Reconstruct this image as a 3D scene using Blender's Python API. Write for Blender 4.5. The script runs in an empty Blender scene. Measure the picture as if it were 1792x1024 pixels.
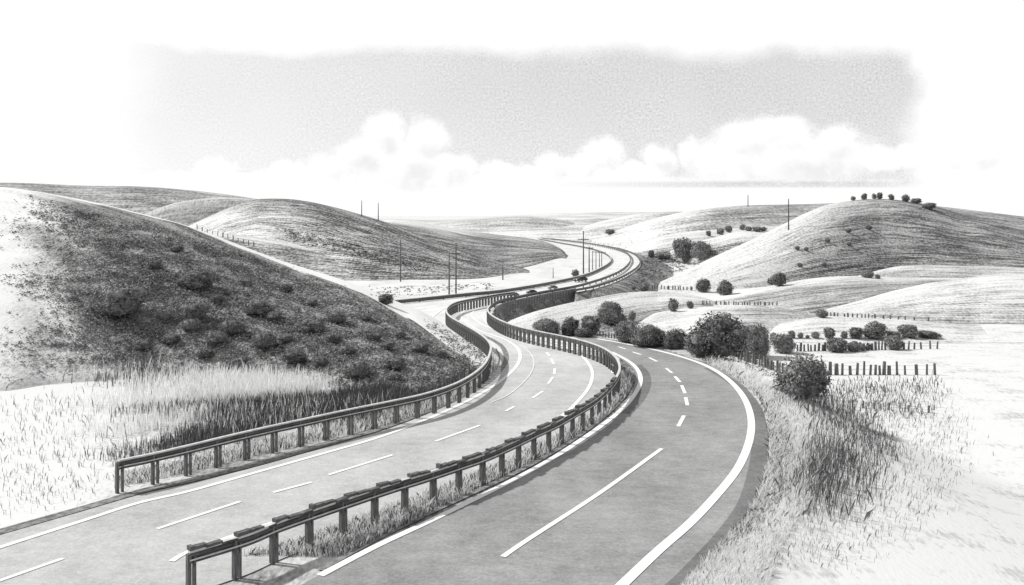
import bpy, bmesh, math, random
import numpy as np
from mathutils import Vector, Matrix
from mathutils.bvhtree import BVHTree
random.seed(7); np.random.seed(7)
S = bpy.context.scene
COL = S.collection
F = 1552.0; H = 9.0; HY = 375.0; CX = 896.0   # focal length, eye height and horizon row of the reference frame
LOW = -1.6                                     # level of the fields below the road embankment

# ------------------------------------------------------------------ helpers
def P(px, py, z=0.0):
    d = F * (H - z) / (py - HY)
    return Vector(((px - CX) / F * d, d, z))
def Pd(px, py, d):
    return Vector(((px - CX) / F * d, d, H - (py - HY) / F * d))
def spline(pts, n=8):
    pts = [tuple(map(float, p)) for p in pts]
    q = [pts[0]] + pts + [pts[-1]]
    out = []
    for i in range(1, len(q) - 2):
        a, b, c, d = (np.array(q[i + k]) for k in (-1, 0, 1, 2))
        for k in range(n):
            t = k / n
            out.append(0.5 * ((2 * b) + (c - a) * t + (2 * a - 5 * b + 4 * c - d) * t * t + (3 * b - a - 3 * c + d) * t ** 3))
    out.append(np.array(pts[-1]))
    return out
def W(pts, z=0.0, n=8):
    return [P(p[0], p[1], z) for p in spline(pts, n)]
def resample(poly, step):
    L = [0]
    for a, b in zip(poly, poly[1:]): L.append(L[-1] + (b - a).length)
    n = max(1, round(L[-1] / step)); out = []; j = 0
    for k in range(n + 1):
        s = L[-1] * k / n
        while j < len(L) - 2 and L[j + 1] < s: j += 1
        t = (s - L[j]) / max(1e-9, L[j + 1] - L[j])
        out.append(poly[j].lerp(poly[j + 1], min(1, t)))
    return out
def interp(pts, x):
    return float(np.interp(x, [p[0] for p in pts], [p[1] for p in pts]))
def sm(a, b, x):
    t = np.clip((x - a) / (b - a), 0, 1); return t * t * (3 - 2 * t)

def link(name, me, mat=None, parent=None):
    o = bpy.data.objects.new(name, me); COL.objects.link(o)
    if mat is not None and me is not None:
        for m in (mat if isinstance(mat, (list, tuple)) else [mat]): me.materials.append(m)
    if parent: o.parent = parent
    return o
def tag(o, label=None, cat=None, group=None, kind=None):
    if label: o['label'] = label
    if cat: o['category'] = cat
    if group: o['group'] = group
    if kind: o['kind'] = kind
    return o
def empty(name, loc=(0, 0, 0), rz=0.0):
    o = bpy.data.objects.new(name, None); COL.objects.link(o)
    o.location = loc; o.rotation_euler.z = rz; o.empty_display_size = .2
    return o
def copy_tree(o, parent=None):
    c = o.copy(); COL.objects.link(c)
    if parent: c.parent = parent
    for ch in o.children: copy_tree(ch, c)
    return c

class MB:
    def __init__(s): s.v = []; s.f = []; s.mi = []; s.smooth = False
    def add(s, vs, fs, m=0):
        b = len(s.v); s.v += [tuple(v) for v in vs]
        for f in fs: s.f.append(tuple(b + i for i in f)); s.mi.append(m)
    def box(s, c, size, rz=0, m=0, ry=0, taper=1.0):
        M = Matrix.Rotation(rz, 4, 'Z') @ Matrix.Rotation(ry, 4, 'Y'); c = Vector(c)
        vs = []
        for dz in (-.5, .5):
            k = taper if dz > 0 else 1
            for dx, dy in ((-.5, -.5), (.5, -.5), (.5, .5), (-.5, .5)):
                vs.append(c + M @ Vector((dx * size[0] * k, dy * size[1] * k, dz * size[2])))
        s.add(vs, [(0, 3, 2, 1), (4, 5, 6, 7), (0, 1, 5, 4), (1, 2, 6, 5), (2, 3, 7, 6), (3, 0, 4, 7)], m)
    def tube(s, pts, r, n=6, m=0):
        pts = [Vector(p) for p in pts]; R = r if isinstance(r, (list, tuple)) else [r] * len(pts)
        vs = []
        for i, p in enumerate(pts):
            t = (pts[min(i + 1, len(pts) - 1)] - pts[max(i - 1, 0)]).normalized()
            a = t.cross(Vector((0, 0, 1)) if abs(t.z) < .9 else Vector((1, 0, 0))).normalized(); b = t.cross(a)
            for k in range(n):
                an = 2 * math.pi * k / n; vs.append(p + (a * math.cos(an) + b * math.sin(an)) * R[i])
        fs = [(i * n + k, i * n + (k + 1) % n, (i + 1) * n + (k + 1) % n, (i + 1) * n + k) for i in range(len(pts) - 1) for k in range(n)]
        fs += [tuple(range(n))[::-1], tuple((len(pts) - 1) * n + k for k in range(n))]
        s.add(vs, fs, m)
    def sweep(s, poly, prof, m=0):
        """prof: closed list of (side, up) offsets swept along poly (horizontal)"""
        n = len(prof); vs = []
        for i, p in enumerate(poly):
            t = (poly[min(i + 1, len(poly) - 1)] - poly[max(i - 1, 0)]); t.z = 0; t.normalize()
            sd = Vector((t.y, -t.x, 0))
            for a, b in prof: vs.append(p + sd * a + Vector((0, 0, b)))
        fs = [(i * n + k, i * n + (k + 1) % n, (i + 1) * n + (k + 1) % n, (i + 1) * n + k) for i in range(len(poly) - 1) for k in range(n)]
        fs += [tuple(range(n))[::-1], tuple((len(poly) - 1) * n + k for k in range(n))]
        s.add(vs, fs, m)
    def build(s, name, mat, parent=None, smooth=False):
        me = bpy.data.meshes.new(name); me.from_pydata(s.v, [], s.f)
        if any(s.mi): me.polygons.foreach_set('material_index', s.mi)
        if smooth: me.polygons.foreach_set('use_smooth', [True] * len(s.f))
        me.update(); return link(name, me, mat, parent)

# ------------------------------------------------------------------ materials (all greys)
def newmat(name, rough=.9, spec=.2):
    m = bpy.data.materials.new(name); m.use_nodes = True
    nt = m.node_tree; b = nt.nodes['Principled BSDF']
    b.inputs['Roughness'].default_value = rough; b.inputs['Specular IOR Level'].default_value = spec
    return m, nt, b
def N(nt, t, **kw):
    n = nt.nodes.new(t)
    for k, v in kw.items():
        if k in n.inputs: n.inputs[k].default_value = v
        else: setattr(n, k, v)
    return n
def M2(nt, op, a, b=None, c=None, clamp=False):
    n = nt.nodes.new('ShaderNodeMath'); n.operation = op; n.use_clamp = clamp
    for i, x in enumerate((a, b, c)):
        if x is None: continue
        if isinstance(x, (int, float)): n.inputs[i].default_value = x
        else: nt.links.new(x, n.inputs[i])
    return n.outputs[0]
def noise(nt, vec, scale, detail=2, rough=.5):
    n = nt.nodes.new('ShaderNodeTexNoise'); n.inputs['Scale'].default_value = scale
    n.inputs['Detail'].default_value = detail; n.inputs['Roughness'].default_value = rough
    nt.links.new(vec, n.inputs['Vector']); return n.outputs['Fac']
def vscale(nt, vec, s):
    n = nt.nodes.new('ShaderNodeVectorMath'); n.operation = 'MULTIPLY'; n.inputs[1].default_value = s
    nt.links.new(vec, n.inputs[0]); return n.outputs[0]
def grey(nt, fac, lo, hi):
    n = nt.nodes.new('ShaderNodeMapRange'); n.clamp = True
    nt.links.new(fac, n.inputs['Value'])
    n.inputs['To Min'].default_value = lo; n.inputs['To Max'].default_value = hi
    return n.outputs[0]
def simple(name, lo, hi, scale=6, stretch=(1, 1, 1), rough=.85, spec=.2, bump=0.0, metal=0.0, contrast=2.2, detail=4):
    m, nt, b = newmat(name, rough, spec); b.inputs['Metallic'].default_value = metal
    tc = N(nt, 'ShaderNodeTexCoord').outputs['Object']
    f = noise(nt, vscale(nt, tc, stretch), scale, detail, .6)
    f = M2(nt, 'ADD', M2(nt, 'MULTIPLY', M2(nt, 'SUBTRACT', f, .5), contrast), .5, clamp=True)
    nt.links.new(grey(nt, f, lo, hi), b.inputs['Base Color'])
    if bump:
        bp = N(nt, 'ShaderNodeBump', Strength=bump, Distance=.05); nt.links.new(f, bp.inputs['Height']); nt.links.new(bp.outputs[0], b.inputs['Normal'])
    return m
def land(name, lo, hi, px_m, line=.8, patch=.5, fine=.7, bump=.3, wave=0.0, hard=1.6):
    """grass cover: 'tone' attribute lays out the kinds of cover and the painted shade of hill flanks; furrows follow the UVs; speckle is fine tufts (px_m = texture grains per metre)"""
    m, nt, b = newmat(name, .95, .05)
    uv = N(nt, 'ShaderNodeTexCoord').outputs['UV']; ob = N(nt, 'ShaderNodeTexCoord').outputs['Object']
    at = N(nt, 'ShaderNodeAttribute', attribute_name='tone').outputs['Fac']
    ln = noise(nt, vscale(nt, uv, (.45, 1.5, 1)), 1.0, 3, .55)
    pt = noise(nt, vscale(nt, uv, (.35, .22, 1)), 1.0, 3, .6)
    fn = noise(nt, vscale(nt, ob, (1, .35, 1)), px_m, 2, .6)
    s = M2(nt, 'MULTIPLY', M2(nt, 'SUBTRACT', ln, .5), line * 2)
    s = M2(nt, 'ADD', s, M2(nt, 'MULTIPLY', M2(nt, 'SUBTRACT', pt, .5), patch * 2))
    s = M2(nt, 'ADD', s, M2(nt, 'MULTIPLY', M2(nt, 'SUBTRACT', fn, .5), fine * 2))
    if wave:
        w = N(nt, 'ShaderNodeTexWave', Scale=.75, Distortion=5.5, Detail=2.0); w.bands_direction = 'Y'
        w.inputs['Detail Scale'].default_value = .6
        nt.links.new(vscale(nt, uv, (.5, 1, 1)), w.inputs['Vector'])
        s = M2(nt, 'ADD', s, M2(nt, 'MULTIPLY', M2(nt, 'SUBTRACT', w.outputs['Fac'], .5), wave))
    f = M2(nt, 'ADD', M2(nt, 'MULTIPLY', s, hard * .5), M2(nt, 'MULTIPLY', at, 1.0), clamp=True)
    nt.links.new(grey(nt, f, lo, hi), b.inputs['Base Color'])
    bp = N(nt, 'ShaderNodeBump', Strength=bump, Distance=1.2 / px_m); nt.links.new(M2(nt, 'ADD', fn, ln), bp.inputs['Height'])
    nt.links.new(bp.outputs[0], b.inputs['Normal'])
    return m
def trans(m, v):
    nt = m.node_tree; b = nt.nodes['Principled BSDF']; out = nt.nodes['Material Output']
    t = nt.nodes.new('ShaderNodeBsdfTranslucent'); t.inputs[0].default_value = (v, v, v, 1)
    mx = nt.nodes.new('ShaderNodeMixShader'); mx.inputs[0].default_value = .5
    nt.links.new(b.outputs[0], mx.inputs[1]); nt.links.new(t.outputs[0], mx.inputs[2]); nt.links.new(mx.outputs[0], out.inputs['Surface'])
def asphalt(name, lo, hi, along=False):
    m, nt, b = newmat(name, .88, .15)
    ob = N(nt, 'ShaderNodeTexCoord').outputs['Object']
    g = noise(nt, ob, 10, 5, .95); p = noise(nt, vscale(nt, ob, (1, .6, 1)), .35, 4, .6); q = noise(nt, vscale(nt, ob, (1, 1.7, 1)), 1.3, 5, .75)
    f = M2(nt, 'ADD', M2(nt, 'MULTIPLY', M2(nt, 'SUBTRACT', g, .5), 1.9), .5)
    f = M2(nt, 'ADD', f, M2(nt, 'MULTIPLY', M2(nt, 'SUBTRACT', p, .5), 1.1))
    f = M2(nt, 'ADD', f, M2(nt, 'MULTIPLY', M2(nt, 'SUBTRACT', q, .5), .95), clamp=True)
    col = grey(nt, f, lo, hi)
    if along:   # far stretch painted lighter, offsetting how grey it looks at grazing angle
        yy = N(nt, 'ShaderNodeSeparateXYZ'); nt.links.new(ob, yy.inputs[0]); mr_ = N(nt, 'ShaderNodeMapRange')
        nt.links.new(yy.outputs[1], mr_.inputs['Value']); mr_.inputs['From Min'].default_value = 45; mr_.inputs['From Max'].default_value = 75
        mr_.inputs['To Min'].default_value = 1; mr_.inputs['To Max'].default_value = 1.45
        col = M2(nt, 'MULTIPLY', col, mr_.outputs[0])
    nt.links.new(col, b.inputs['Base Color'])
    bp = N(nt, 'ShaderNodeBump', Strength=.35, Distance=.02); nt.links.new(g, bp.inputs['Height']); nt.links.new(bp.outputs[0], b.inputs['Normal'])
    return m
def leafmat(name, lo, hi):
    m, nt, b = newmat(name, .8, .1)
    ob = N(nt, 'ShaderNodeTexCoord').outputs['Object']
    f = noise(nt, ob, 9, 3, .7)
    r = N(nt, 'ShaderNodeObjectInfo').outputs['Random']
    f = M2(nt, 'ADD', M2(nt, 'MULTIPLY', M2(nt, 'SUBTRACT', f, .5), 2.6), M2(nt, 'ADD', M2(nt, 'MULTIPLY', r, .3), .35), clamp=True)
    nt.links.new(grey(nt, f, lo, hi), b.inputs['Base Color'])
    return m
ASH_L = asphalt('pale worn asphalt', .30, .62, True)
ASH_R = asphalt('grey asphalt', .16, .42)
ASH_D = asphalt('dark patched asphalt', .08, .27)
PAINT = simple('road paint', .78, .92, 9, contrast=1.4)
PAINTW = simple('worn road paint', .62, .85, 4, contrast=2)
GUT = simple('gutter stone', .08, .34, 5, contrast=2.5)
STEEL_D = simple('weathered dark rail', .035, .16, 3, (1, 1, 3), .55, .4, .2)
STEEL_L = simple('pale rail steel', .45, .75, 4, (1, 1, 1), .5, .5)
POSTM = simple('weathered post', .05, .22, 6, (4, 4, .6), .85, .2, .3)
BOARD = simple('charred board', .03, .2, 5, (1, 1, 5), .85, .2, .3)
WOOD = simple('old fence wood', .07, .26, 7, (5, 5, .7), .9, .1, .3)
POLE = simple('utility pole wood', .07, .16, 6, (5, 5, .5), .9, .1)
LEAF = leafmat('shrub foliage', .03, .36)
SCRUB = leafmat('scrub foliage', .04, .38)
BARK = simple('bark', .05, .15, 9, (4, 4, 1), .95, .1, .4)
STRAW = simple('pale dry grass blades', .72, .95, 3); trans(STRAW, .88)
TWIG = leafmat('pale twigs', .14, .60)
STRAWG = simple('straw ground', .6, .85, 2)
WEED = simple('dark grass blades', .06, .26, 3)
SLAT = simple('dark fence slats', .05, .2, 4, (1, 1, .5))

# ------------------------------------------------------------------ camera, light, sky
cam = bpy.data.cameras.new('camera'); co = bpy.data.objects.new('camera', cam); COL.objects.link(co)
cam.sensor_width = 36; cam.lens = 36 * F / 1792; cam.clip_end = 9000; cam.clip_start = .1
co.location = (0, 0, H); co.rotation_euler = (math.radians(90), 0, 0)
cam.shift_y = -(512 - HY) / 1792
S.camera = co
SUN_EL = math.radians(44); sd = Vector((-.88, .26, 0)).normalized()
sdir = Vector((sd.x * math.cos(SUN_EL), sd.y * math.cos(SUN_EL), math.sin(SUN_EL)))
sl = bpy.data.lights.new('sun', 'SUN'); sl.energy = 4.2; sl.angle = math.radians(2); sl.color = (1, .995, .985)
so = bpy.data.objects.new('sun', sl); COL.objects.link(so); so.rotation_euler = sdir.to_track_quat('Z', 'Y').to_euler()
S.view_settings.view_transform = 'Standard'; S.view_settings.look = 'None'
S.view_settings.exposure = 0; S.view_settings.gamma = 1
w = bpy.data.worlds.new('World'); S.world = w; w.use_nodes = True
nt = w.node_tree; bg = nt.nodes['Background']
sky = N(nt, 'ShaderNodeTexSky'); sky.sky_type = 'NISHITA'; sky.sun_disc = False
sky.sun_elevation = SUN_EL; sky.sun_rotation = math.atan2(sd.x, sd.y)
bw = N(nt, 'ShaderNodeRGBToBW'); nt.links.new(sky.outputs[0], bw.inputs[0])
bg.inputs['Strength'].default_value = .1
gen = N(nt, 'ShaderNodeTexCoord').outputs['Generated']
sx = N(nt, 'ShaderNodeSeparateXYZ'); nt.links.new(gen, sx.inputs[0])
X, Y, Z = sx.outputs
fy = M2(nt, 'MAXIMUM', Y, .02)
u = M2(nt, 'DIVIDE', X, fy); v = M2(nt, 'DIVIDE', Z, fy)
cb = N(nt, 'ShaderNodeCombineXYZ'); nt.links.new(u, cb.inputs[0]); nt.links.new(v, cb.inputs[1]); UV = cb.outputs[0]
def nz(vec, scale, detail=3, rough=.55, color=False):
    n = nt.nodes.new('ShaderNodeTexNoise'); n.inputs['Scale'].default_value = scale; n.inputs['Detail'].default_value = detail
    n.inputs['Roughness'].default_value = rough; nt.links.new(vec, n.inputs['Vector']); return n.outputs['Color' if color else 'Fac']
def vm(op, a, b):
    n = nt.nodes.new('ShaderNodeVectorMath'); n.operation = op
    for i, x in enumerate((a, b)):
        if isinstance(x, tuple): n.inputs[i].default_value = x
        elif x is not None: nt.links.new(x, n.inputs[i])
    return n.outputs['Value'] if op == 'LENGTH' else n.outputs[0]
wob = vm('MULTIPLY', vm('SUBTRACT', nz(UV, 26, 7, .68, True), (.5, .5, .5)), (.040, .030, 0))
UVw = vm('ADD', UV, wob)
def mr(x, a, b, lo=0., hi=1., smooth=True):
    n = nt.nodes.new('ShaderNodeMapRange'); n.interpolation_type = 'SMOOTHSTEP' if smooth else 'LINEAR'
    nt.links.new(x, n.inputs['Value'])
    for k, val in zip(('From Min', 'From Max', 'To Min', 'To Max'), (a, b, lo, hi)): n.inputs[k].default_value = val
    return n.outputs[0]
lobes = [(672,232,38,38),(745,242,38,40),(632,268,46,34),(700,280,80,45),(590,292,62,26),(792,296,42,28),(720,305,120,26),(530,304,70,18),
 (872,300,45,20),(962,292,32,28),(1052,272,44,30),(1010,290,40,22),(1152,277,32,30),(1100,304,70,20),(1212,270,26,34),(1298,240,48,34),
 (1365,232,62,34),(1462,250,42,36),(1400,275,150,45),(1260,280,72,42),(1545,276,55,24),(1610,272,60,24),(1690,276,80,30),(375,296,42,22),(300,312,90,14),(900,334,1100,20),(908,304,60,18),(905,322,420,16),(480,318,200,16)]
dmin = None; dsh = None
for cx, cy, rx, ry in lobes:
    c = ((cx - CX) / F, (HY - cy) / F, 0)
    L = vm('LENGTH', vm('MULTIPLY', vm('SUBTRACT', UVw, c), (F / rx, F / ry, 0)), None)
    dmin = L if dmin is None else M2(nt, 'MINIMUM', dmin, L)
    if ry > 25:
        c2 = (c[0] + rx * .25 / F, c[1] - ry * .55 / F, 0)
        L2 = vm('LENGTH', vm('MULTIPLY', vm('SUBTRACT', UVw, c2), (F / rx * 1.2, F / ry * 1.5, 0)), None)
        dsh = L2 if dsh is None else M2(nt, 'MINIMUM', dsh, L2)
cum = mr(M2(nt, 'ADD', dmin, M2(nt, 'MULTIPLY', M2(nt, 'SUBTRACT', nz(UV, 110, 4, .7), .5), .5)), .70, 1.22, 1, 0)
front = mr(Y, .05, .2)
shade = M2(nt, 'MULTIPLY', mr(dsh, .2, 1.0, 1, 0), mr(nz(UVw, 30, 4, .6), .35, .65))
cloudc = M2(nt, 'SUBTRACT', 1.02, M2(nt, 'MULTIPLY', shade, .14))
# white vignette fade added to the sky, drawn as cloud overhead and at both sides
n1 = M2(nt, 'MULTIPLY', M2(nt, 'SUBTRACT', nz(UV, 9, 5, .6), .5), .10)
uu = M2(nt, 'ADD', u, n1); vv = M2(nt, 'ADD', v, M2(nt, 'MULTIPLY', n1, .45))
veil = M2(nt, 'MAXIMUM', mr(vv, .168, .196), mr(uu, .43, .475))
veil = M2(nt, 'MAXIMUM', veil, M2(nt, 'ADD', M2(nt, 'MULTIPLY', mr(uu, -.40, .03, 1, 0, False), .52), M2(nt, 'MULTIPLY', mr(uu, -.49, -.36, 1, 0), .48)))
low = mr(v, .016, .045, 1, 0)
streak = M2(nt, 'MULTIPLY', mr(M2(nt, 'ABSOLUTE', M2(nt, 'SUBTRACT', v, .0335)), .001, .0055, 1, 0), M2(nt, 'MULTIPLY', mr(u, .0, .25), mr(u, .40, .48, 1, 0)))
grain = M2(nt, 'MULTIPLY', M2(nt, 'SUBTRACT', nz(UV, 400, 3, .8), .5), .75)
nish = M2(nt, 'MULTIPLY', M2(nt, 'MINIMUM', bw.outputs[0], 9.0), .1)
blue = M2(nt, 'ADD', .68, M2(nt, 'MULTIPLY', nish, .12))
blue = M2(nt, 'ADD', blue, M2(nt, 'MULTIPLY', grain, mr(nz(UV, 14, 3, .6), .3, .7, .6, 1.3)))
blue = M2(nt, 'ADD', blue, mr(v, .15, .03, 0, .10))
blue = M2(nt, 'ADD', blue, M2(nt, 'MULTIPLY', M2(nt, 'SUBTRACT', nz(UV, 6, 4, .6), .5), .12))
def mix(a, b, f):
    return M2(nt, 'ADD', M2(nt, 'MULTIPLY', a, M2(nt, 'SUBTRACT', 1.0, f)), M2(nt, 'MULTIPLY', b, f))
c = mix(blue, 1.04, M2(nt, 'MAXIMUM', veil, low))
c = mix(c, cloudc, cum)
c = M2(nt, 'SUBTRACT', c, M2(nt, 'MULTIPLY', streak, M2(nt, 'ADD', .22, grain)))
back = M2(nt, 'ADD', .42, M2(nt, 'MULTIPLY', nish, .3))
high = mr(Z, .25, .6)
c = mix(c, back, M2(nt, 'MAXIMUM', high, M2(nt, 'SUBTRACT', 1.0, front)))
c = M2(nt, 'MULTIPLY', c, 10.0)
nt.links.new(c, bg.inputs['Color'])
try: w.cycles.sampling_method = 'MANUAL'; w.cycles.sample_map_resolution = 512
except Exception: pass

# ------------------------------------------------------------------ road geometry in plan
left_top = [(205,809),(215,806),(260,797),(330,781),(400,764),(470,748),(540,733),(610,718),(680,704),(740,691),(790,675),(825,657),(848,637),(858,615),(856,600),(840,585),(815,570),(790,556),(781,546),(784,537),(798,529),(830,522),(870,515),(900,511)]
mid_top = [(330,968),(430,938),(487,915),(550,893),(616,871),(680,850),(745,830),(800,812),(850,795),(900,773),(940,754),(975,738),(1010,718),(1040,700),(1065,678),(1080,658),(1084,643),(1078,627),(1060,612),(1030,600),(990,590),(950,582),(910,573),(880,563),(860,552),(853,543),(857,535),(872,526),(900,519),(940,511),(1003,500),(1038,491),(1065,482),(1088,471),(1101,459),(1103,449),(1096,441),(1075,434),(1040,427),(985,420),(945,416)]
in_top = [(690,526),(740,521),(820,513),(880,507),(960,494),(1020,481),(1052,468),(1068,457),(1066,447),(1048,438),(1020,431),(980,424),(940,417)]
out_top = [(1008,505.5),(1038,500),(1074,489),(1101,476),(1116,465),(1120,455),(1111,444),(1087,435),(1050,428),(1000,421),(950,415.5)]
def lower(pts, h): return [(x, HY + (y - HY) * H / (H - h)) for x, y in pts]
left_base, mid_base, in_base, out_base = lower(left_top, 1.0), lower(mid_top, 1.0), lower(in_top, .42), lower(out_top, .42)
mid_base[26:] = lower(mid_top[26:], .55)
R_right = [(1130,1060),(1195,1000),(1250,950),(1290,908),(1318,868),(1335,820),(1341,770),(1335,722),(1315,690),(1288,665),(1250,643),(1200,625),(1150,611),(1100,600),(1050,592),(1015,587)]
R_left = [(500,1040),(640,965),(720,925),(800,887),(880,849),(950,812),(1010,775),(1060,738),(1090,708),(1108,680),(1113,660),(1106,645),(1085,628),(1055,612),(1020,596),(1000,588)]
bound_px = R_right + [(985,586),(950,590),(905,580),(872,570),(855,560),(856,556)] + [(p[0] + .5, p[1] + .6) for p in mid_base[27:31]] + [(p[0] + 2, p[1]) for p in out_base[1:]]
BW = [Vector((p.x, p.y)) for p in W(bound_px, 0, 5)]
bxy = np.array([(p.x, p.y) for p in BW])
right_poly = np.array([(p.x, p.y) for p in BW] + [(0, 900), (900, 900), (900, -60), (4, -60)])
def inpoly(x, y, poly):
    ins = np.zeros(x.shape, bool); n = len(poly); j = n - 1
    for i in range(n):
        xi, yi = poly[i]; xj, yj = poly[j]
        c = ((yi > y) != (yj > y)) & (x < (xj - xi) * (y - yi) / (yj - yi + 1e-12) + xi)
        ins ^= c; j = i
    return ins
def bdist(x, y):
    d = np.full(x.shape, 1e9)
    for (ax, ay), (bx, by) in zip(bxy[:-1], bxy[1:]):
        vx, vy = bx - ax, by - ay; L = vx * vx + vy * vy + 1e-12
        t = np.clip(((x - ax) * vx + (y - ay) * vy) / L, 0, 1)
        d = np.minimum(d, np.hypot(x - ax - t * vx, y - ay - t * vy))
    return d
def gz(x, y):
    x = np.asarray(x, float); y = np.asarray(y, float)
    d = bdist(x, y); ins = inpoly(x, y, right_poly)
    wd = 3.0 + .02 * np.maximum(y, 0)
    near = sm(75, 50, y) if False else np.clip((80 - y) / 30, 0, 1)
    bank = .18 * np.exp(-((d - 1.6) / .9) ** 2) * near
    z = np.where(ins, LOW * sm(.5 + near * 1.5, wd + near * 2.5 + np.clip(42 - y, 0, 30) * .5, d) + bank, 0.0)
    cut = ins & (y > 70) & (y < 104) & (x < 7.2) & (x > -6)
    z = np.where(cut, np.minimum(z, -1.1 * sm(.1, .8, d)), z)
    z = z + .10 * np.sin(x * .11 + 1) * np.sin(y * .09) * np.where(ins, sm(4, 9, d), 0)
    return z, d, ins

# ground sheet
ds = np.concatenate([np.linspace(2, 12, 12)[:-1], np.geomspace(12, 260, 230)[:-1], np.geomspace(260, 6000, 40)])
pxs = np.concatenate([np.linspace(-6000, -300, 30)[:-1], np.linspace(-300, 820, 150)[:-1], np.linspace(820, 1480, 230)[:-1], np.linspace(1480, 2100, 70)[:-1], np.linspace(2100, 8000, 30)])
PXg, Dg = np.meshgrid(pxs, ds)
Xg = (PXg - CX) / F * Dg; Yg = Dg
Zg, dB, insB = gz(Xg, Yg)
PYg = HY + F * (H - Zg) / Yg
# pale / dark cover: 1 = pale straw, 0 = dark turf
tone = np.full(Xg.shape, .92)
farslope = insB & (Yg > 66)
tone = np.where(farslope, np.where(dB < 4.2 + .01 * Yg, .12, 1.05), tone)
tone = np.where(insB & (Yg <= 66), 1.1 - .6 * sm(2.2, .6, dB), tone)
mb = (~insB)
tone = np.where(mb & (PYg > 640) & (PXg < 900), .55 + .8 * sm(330, 60, PXg), tone)          # rough grass left of the road
medb = mb & (PXg > 480) & (PYg > 640) & (PXg > 700)
tone = np.where(medb, .30, tone)                                       # median turf
tone = np.where(mb & (PXg > 1085) & (PYg < 700), .15, tone)
tone = np.where(mb & (PYg < 512), 1.0, tone)
nr, nc = Xg.shape
vs = np.stack([Xg, Yg, Zg], -1).reshape(-1, 3)
idx = np.arange(nr * nc).reshape(nr, nc)
fs = np.stack([idx[:-1, :-1], idx[:-1, 1:], idx[1:, 1:], idx[1:, :-1]], -1).reshape(-1, 4)
def grid_obj(name, vs, fs, tone, uv, mat, kind='structure'):
    me = bpy.data.meshes.new(name); me.from_pydata(vs.tolist(), [], fs.tolist())
    a = me.attributes.new('tone', 'FLOAT', 'POINT'); a.data.foreach_set('value', tone.ravel().astype(np.float32))
    ul = me.uv_layers.new(name='UVMap'); li = np.empty(len(me.loops), np.int32); me.loops.foreach_get('vertex_index', li)
    ul.data.foreach_set('uv', uv.reshape(-1, 2)[li].astype(np.float32).ravel())
    me.polygons.foreach_set('use_smooth', [True] * len(me.polygons)); me.update()
    o = link(name, me, mat)
    if kind: o['kind'] = kind
    return o
uvg = np.stack([Xg * .8, Yg * .5], -1)
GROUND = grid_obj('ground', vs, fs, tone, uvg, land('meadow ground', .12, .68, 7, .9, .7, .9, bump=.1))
TER = [(vs, fs)]
bk = MB(); bk.add([(-3000, -400, -.02), (3000, -400, -.02), (3000, 2.2, -.02), (-3000, 2.2, -.02)], [(0, 1, 2, 3)])
ob_ = bk.build('ground', STRAWG); ob_['kind'] = 'structure'

# ------------------------------------------------------------------ hills
def n2(x, y, s):
    return (np.sin(x * s + 1.3 * np.sin(y * s * .7 + s * 50)) * np.cos(y * s * 1.3 + 1.1 * np.sin(x * s * .6 + 2)) )
def hill(crest, foot, dc, zf=0.0, tonef=None, nl=None, mat=None, name='hill', rows=40, cols=None, prof=1.0, rough=.0, W_=None):
    """rounded hill: foot line on the plain, crest line further back, lee slope behind"""
    cs = spline(crest, 10); x0, x1 = crest[0][0], crest[-1][0]
    n = cols or int(min(260, max(60, (x1 - x0) / 5)))
    xs = np.linspace(x0, x1, n)
    cxs = [p[0] for p in cs]; cys = [p[1] for p in cs]
    fsn = spline(foot, 10); fxs = [p[0] for p in fsn]; fys = [p[1] for p in fsn]
    cy = np.interp(xs, cxs, cys); fyv = np.maximum(np.interp(xs, fxs, fys), cy + .6)
    df = F * (H - zf) / np.maximum(fyv - HY, 3)
    dcv = np.interp(xs, [q[0] for q in dc], [q[1] for q in dc]) if isinstance(dc, list) else np.full(n, float(dc))
    dcv = np.maximum(dcv, df + 1.2); df = np.minimum(df, dcv - 1.2)
    zc = H - (cy - HY) / F * dcv; zfv = H - (fyv - HY) / F * df
    s = np.concatenate([[-.03], np.linspace(0, 1, rows), 1 + np.linspace(0, 1, 16)[1:]])
    SS, XX = np.meshgrid(s, xs, indexing='ij')
    up = np.clip(SS, 0, 1); dn = np.clip(SS - 1, 0, 1)
    ang = np.maximum((H - zc) / dcv, .02)
    Wb = (zc - zfv + 3) / np.minimum(ang * 2.2 + .12, .5) if W_ is None else W_
    D = df + (dcv - df) * np.clip(SS, -.03, 1) + Wb * dn
    pr = np.sin(up * np.pi / 2) ** prof
    Zh = zfv + (zc - zfv) * pr
    Zh = np.where(SS > 1, (zc) - (zc - zfv + 3) * (1 - np.cos(dn * np.pi / 2)) ** 1.0, Zh)
    Zh = np.where(SS < 0, zfv - 2.5, Zh)
    Xh = (XX - CX) / F * D
    if rough:
        env = np.sin(np.clip(SS, 0, 1) * np.pi) * np.minimum(1, np.abs(zc - zfv) / 2)
        Zh = Zh + rough * env * (n2(Xh, D, .35) + .5 * n2(Xh, D, .9))
    hp = float(np.max(fyv - cy)); K = (nl or hp / 5.5)
    dm = float(np.median(dcv))
    uv = np.stack([XX / 38.0, SS * K], -1)
    T = np.full(SS.shape, .5) if tonef is None else tonef(XX, SS)  # tone mixes land cover with painted light left and shaded right flanks
    vs = np.stack([Xh, D, Zh], -1).reshape(-1, 3); nr, nc = SS.shape
    idx = np.arange(nr * nc).reshape(nr, nc)
    fs = np.stack([idx[:-1, :-1], idx[:-1, 1:], idx[1:, 1:], idx[1:, :-1]], -1).reshape(-1, 4)
    TER.append((vs, fs))
    return grid_obj(name, vs, fs, np.clip(T, 0, 1.5), uv, mat)
def K_(v): return lambda X, S_: np.full(X.shape, v)
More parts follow.
